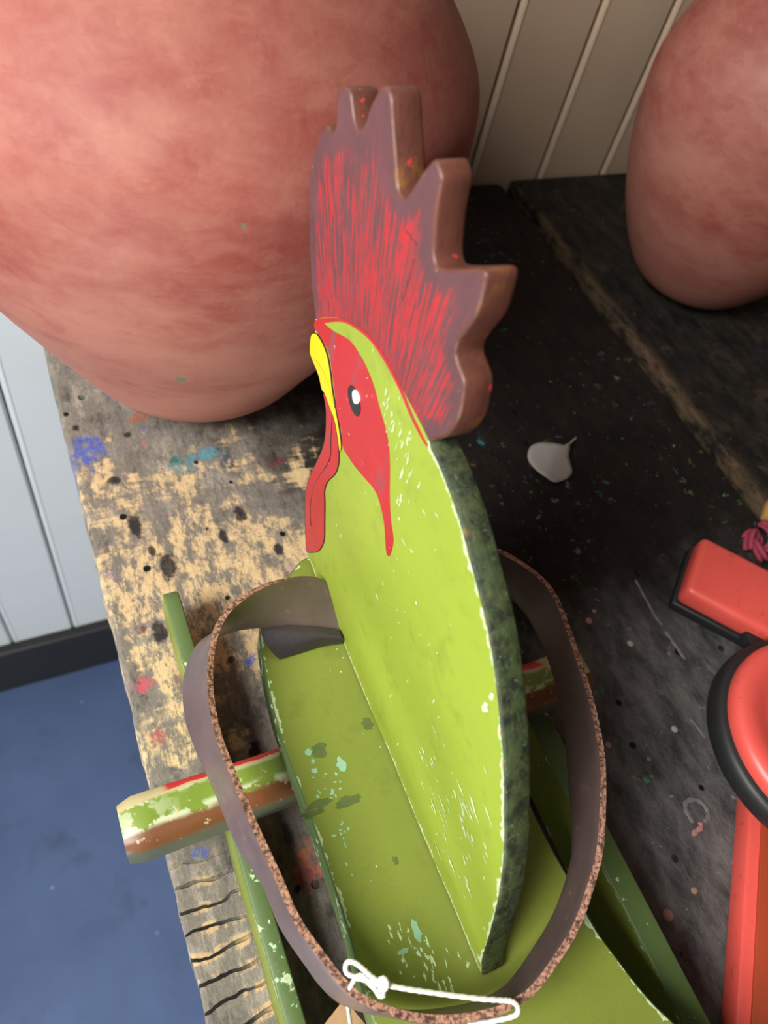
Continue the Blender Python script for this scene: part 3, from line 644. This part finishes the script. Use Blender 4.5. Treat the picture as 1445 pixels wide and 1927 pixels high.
# ------------------------------------------------------------------ string tag tied round the strap
tagp = onz((650, 1900), .06)
tag = empty('string_tag', (tagp[0], tagp[1], .052), label='kraft card tag on white cotton string tied to the leather strap', cat='tag')
zt = .1385
def yarn(name, px, r, wob=.0002):
    P = catmull([onz(p, z) for p, z in px], 8); V_, F_ = tube(P, r*(1+.12*np.sin(np.arange(len(P))*1.9)), 8); return mesh(name, V_, F_, M['cotton'], tag)
yarn('string', [((724, 1853), .141), ((760, 1860), .141), ((800, 1866), .1405), ((850, 1873), .140), ((900, 1879), .140), ((940, 1882), .140), ((962, 1884), .1405), ((973, 1892), .140), ((975, 1903), .137), ((966, 1912), .132), ((930, 1921), .126), ((880, 1930), .122)], .00115)
yarn('string_loop', [((724, 1853), .142), ((700, 1838), .144), ((684, 1824), .145), ((668, 1812), .145), ((655, 1810), .144), ((650, 1820), .142), ((654, 1832), .141), ((672, 1840), .141), ((694, 1846), .142), ((718, 1856), .142)], .0011)
yarn('string_loop', [((722, 1850), .142), ((716, 1862), .141), ((722, 1872), .140), ((714, 1874), .140), ((706, 1862), .141), ((694, 1850), .142), ((682, 1836), .142), ((670, 1838), .141)], .0011)
yarn('knot', [((712, 1846), .142), ((722, 1842), .1445), ((728, 1852), .1445), ((722, 1862), .142), ((716, 1852), .143), ((724, 1846), .144)], .0013)
yarn('string', [((668, 1842), .140), ((660, 1856), .137), ((653, 1872), .125), ((655, 1895), .105), ((659, 1925), .085), ((664, 1960), .068)], .001)
c0, c1, c2 = onz((648, 1880), .066), onz((606, 1934), .066), onz((700, 1934), .060)
e1 = c1-c0; e1 = e1/np.linalg.norm(e1); e2 = (c2-c0)-e1*((c2-c0).dot(e1)); e2 /= np.linalg.norm(e2); nz = np.cross(e1, e2)
pl = np.array([(0, .003), (.003, 0), (.07, 0), (.07, .026), (.003, .026), (0, .023)])
top_ = [c0+e1*a+e2*b for a, b in pl]; bot_ = [q-nz*.0006 for q in top_]
mesh('card', top_+bot_, [list(range(6)), list(range(11, 5, -1))]+[(i, (i+1) % 6, 6+(i+1) % 6, 6+i) for i in range(6)], M['kraft'], tag, smooth=False)

# ------------------------------------------------------------------ red toy at the bench's right
def redmat():
    k = NT('red toy enamel', .38); n = k.noise(20, det=4); c = k.mix(n, lin((222, 82, 72)), lin((236, 98, 88)))
    c = k.mix(k.math('MULTIPLY', k.step(k.noise(110, det=5), .60, .68), .35), c, lin((150, 60, 40))); k.col(c); k.bump(k.noise(200), .12, .0005); return k.m
M['toyred'] = redmat(); M['toyorange'] = plain('orange-red board paint', (178, 70, 36), .5, .15, 30)
M['rubber'] = plain('black rubber edging', (38, 39, 40), .5, .2, 60, .3)
toy = empty('ride_on_toy', (.445, .018, 0), label='red wooden toy with round black-edged seat, long rail and square block', cat='toy')
dc = np.array([.447, .017]); RD = .0735; ZD = .058
def ring(name, prof, mat, seg=72):
    V_ = []; 
    for r, z in prof: V_ += [(dc[0]+r*math.cos(2*math.pi*k/seg), dc[1]+r*math.sin(2*math.pi*k/seg), z) for k in range(seg)]
    n_ = len(prof); F_ = [(i*seg+k, i*seg+(k+1) % seg, (i+1)*seg+(k+1) % seg, (i+1)*seg+k) for i in range(n_-1) for k in range(seg)]
    F_ += [list(range(seg)), [(n_-1)*seg+k for k in range(seg)]]; return mesh(name, V_, F_, mat, toy, auto=60)
ring('round_seat', [(.030, ZD-.018), (RD-.004, ZD-.018), (RD-.001, ZD-.012), (RD, ZD-.004), (RD-.002, ZD+.002), (RD-.008, ZD+.0045), (RD-.017, ZD+.003), (RD-.024, ZD-.001), (RD-.030, ZD-.003), (.02, ZD-.003)], M['toyred'])
ring('seat_edging', [(RD-.010, ZD-.0275), (RD+.0035, ZD-.0275), (RD+.0062, ZD-.024), (RD+.0068, ZD-.018), (RD+.0055, ZD-.010), (RD+.002, ZD-.0075), (RD-.010, ZD-.0075)], M['rubber'])
ring('post', [(.024, .020), (.022, .03), (.022, ZD-.02)], M['toyred'], 24)
ra = math.atan2(.108, .101); Rz = Matrix.Rotation(ra, 3, 'Z')
d1 = np.array([math.cos(ra), math.sin(ra), 0]); d2 = np.array([math.sin(ra), -math.cos(ra), 0])
p0 = np.array([.391, .0091, 0])
rc = p0-d1*.030+d2*.030; mesh('rail', *box((rc[0], rc[1], .0105), (.25, .060, .019), .003, Rz), M['toyred'], toy, auto=40)
rc2 = rc+d2*.004; mesh('rail_panel', *box((rc2[0], rc2[1], .0205), (.24, .050, .003), .001, Rz), M['toyorange'], toy, auto=40)
for s_ in (-.10, .10):
    fp = rc+d1*s_; mesh('foot', *box((fp[0], fp[1], .0005), (.02, .03, .001), 0, Rz), M['rubber'], toy, smooth=False)
bq = [onz(p, .042) for p in ((1324, 1005), (1292, 1108), (1445, 1051))]
e1 = bq[1]-bq[0]; ln_ = np.linalg.norm(e1); e1 /= ln_; e2 = bq[2]-bq[0]; e2 -= e1*e2.dot(e1); e2 /= np.linalg.norm(e2)
bang = math.atan2(e2[1], e2[0]); bc = bq[0]+e1*ln_/2+e2*.055
mesh('block', *box((bc[0], bc[1], .031), (.11, ln_, .022), .006, Matrix.Rotation(bang, 3, 'Z'), 3), M['toyred'], toy, auto=50)
mesh('block_edging', *box((bc[0], bc[1], .0155), (.112, ln_+.002, .010), .002, Matrix.Rotation(bang, 3, 'Z'), 2), M['rubber'], toy, auto=50)
mid_ = (bc[:2]+dc)/2; gap = bc[:2]-dc; mesh('connecting_bar', *box((mid_[0], mid_[1], .025), (np.linalg.norm(gap), .03, .012), .002, Matrix.Rotation(math.atan2(gap[1], gap[0]), 3, 'Z')), M['rubber'], toy, auto=40)
mesh('block_support', *box((bc[0], bc[1], .0055), (.05, .04, .011), .001, Matrix.Rotation(bang, 3, 'Z')), M['rubber'], toy, auto=40)

# ------------------------------------------------------------------ small things on the bench
# white petal with a stalk
M['petal'] = plain('white petal', (172, 168, 162), .6, .06, 80, .1)
po = [(1000, 838), (1012, 833), (1030, 834), (1046, 839), (1060, 841), (1068, 836), (1072, 842), (1070, 860), (1078, 885), (1070, 898), (1055, 906), (1040, 909), (1022, 900), (1006, 884), (995, 866), (994, 850)]
P = np.array([onz(p, .003)[:2] for p in po]); P = ccw(resample(catmull(P, 4, True), .002, True)); fv, ff = fill(P, .004)
cpt = P.mean(0); ax_ = onz((1068, 838), 0)[:2]-onz((1040, 905), 0)[:2]; ax_ /= np.linalg.norm(ax_); sd = np.array([-ax_[1], ax_[0]])
hz = lambda q: .0015+.006*np.clip(1-np.abs((q-cpt)@sd)/.022, 0, 1)**1.0*.8
V = np.vstack([np.column_stack([fv, hz(fv)+.0006]), np.column_stack([fv, hz(fv)])]); n = len(fv)
from collections import Counter
ec = Counter(tuple(sorted((f[i], f[(i+1) % 3]))) for f in ff for i in range(3)); be = [e for e, c in ec.items() if c == 1]
pt = empty('petal', (cpt[0], cpt[1], 0), label='single white petal with short stalk lying on the dark bench', cat='petal')
mesh('blade', V, ff+[[i+n for i in f[::-1]] for f in ff]+[(a, b, b+n, a+n) for a, b in be], M['petal'], pt)
mesh('stalk', *tube(catmull([onz((1066, 840), .004), onz((1075, 832), .003), onz((1084, 824), .0012)], 5), .0011, 8), M['petal'], pt)
# dried drips and dots of paint (part of the bench top)
M['drip'] = plain('dried pale paint', (186, 184, 182), .5, .15, 120, .3); M['dripgrey'] = plain('dried grey paint', (128, 124, 124), .5, .2, 120, .3)
M['drippink'] = plain('dried pink paint', (190, 140, 132), .5, .2, 120, .3)
def dot(px, r, mat):
    c = onz(px, 0); V_ = []; seg = 14
    for k_, (rr, z) in enumerate(((1, 0), (.85, .32), (.5, .5), (.08, .56))): V_ += [(c[0]+r*rr*math.cos(a), c[1]+r*rr*math.sin(a), r*z*.2) for a in np.arange(seg)*2*math.pi/seg]
    mesh('paint_drip', V_, [(i*seg+j, i*seg+(j+1) % seg, (i+1)*seg+(j+1) % seg, (i+1)*seg+j) for i in range(3) for j in range(seg)]+[[3*seg+j for j in range(seg)]], mat, bench)
dot((1186, 1211), .0026, M['drip']); dot((1269, 1372), .0026, M['drip']); dot((1221, 1428), .0018, M['dripgrey']); dot((1257, 1722), .0036, M['drippink']); dot((1108, 1168), .0028, M['drippink']); dot((1118, 1150), .0018, M['drippink']); dot((1343, 1398), .0022, M['dripgrey']); dot((1145, 1402), .0022, M['drippink'])
dot((1380, 1500), .0016, M['dripgrey']); dot((1306, 1676), .0022, M['drippink'])
def drip(px, r, mat):
    P_ = catmull([onz(p, .0006) for p in px], 6); rr = r*(.55+.45*np.abs(np.sin(np.arange(len(P_))*.55+.4))); rr[0] *= .3; rr[-1] *= .3
    V_, F_ = tube(P_, rr, 8); mesh('paint_drip', [(v[0], v[1], (v[2]-.0006)*.18+.0001) for v in V_], F_, mat, bench)
drip([(1196, 1090), (1208, 1112), (1220, 1134), (1232, 1156), (1246, 1176)], .0014, M['dripgrey'])
drip([(1252, 1186), (1266, 1205), (1278, 1222), (1290, 1240)], .0022, M['dripgrey'])
drip([(1306, 1548), (1296, 1532), (1290, 1516), (1298, 1505), (1316, 1506), (1330, 1520), (1334, 1536), (1326, 1546)], .0022, M['dripgrey'])
drip([(1318, 1546), (1320, 1556), (1310, 1564), (1304, 1572)], .0022, M['drippink'])
drip([(1300, 1352), (1312, 1366), (1328, 1388)], .0016, M['dripgrey']); drip([(1392, 1570), (1386, 1600), (1378, 1626)], .0012, M['dripgrey'])
# loose pink yarn scrap and a wood chip by the red toy
M['pinkyarn'] = plain('pink yarn', (168, 62, 84), .9, .2, 300, .5)
yc = onz((1440, 1012), .02); V = []; L_ = []
for i in range(9):
    a = rng.uniform(0, 2*math.pi); P_ = [yc*[1, 1, 0]+np.array([.014*math.cos(a+t*2.2)*(.3+t), .014*math.sin(a+t*2.6)*(.3+t), .004+.014*math.sin(t*2.4)*(i % 3+1)/3+.002]) for t in np.linspace(0, 1, 12)]
    L_.append(tube(P_, .0024, 7))
mesh('yarn_scrap', *joinvf(L_), M['pinkyarn'], label='tangled scrap of pink yarn behind the red toy', cat='yarn')
M['chipwood'] = plain('pale wood', (200, 150, 84), .6)
cq = onz((1449, 962), .006); mesh('wood_chip', *box((cq[0], cq[1], .0055), (.022, .012, .010), .002, Matrix.Rotation(.7, 3, 'Z')), M['chipwood'], auto=40, label='small pale wood chip near the gap between the benches', cat='wood chip')
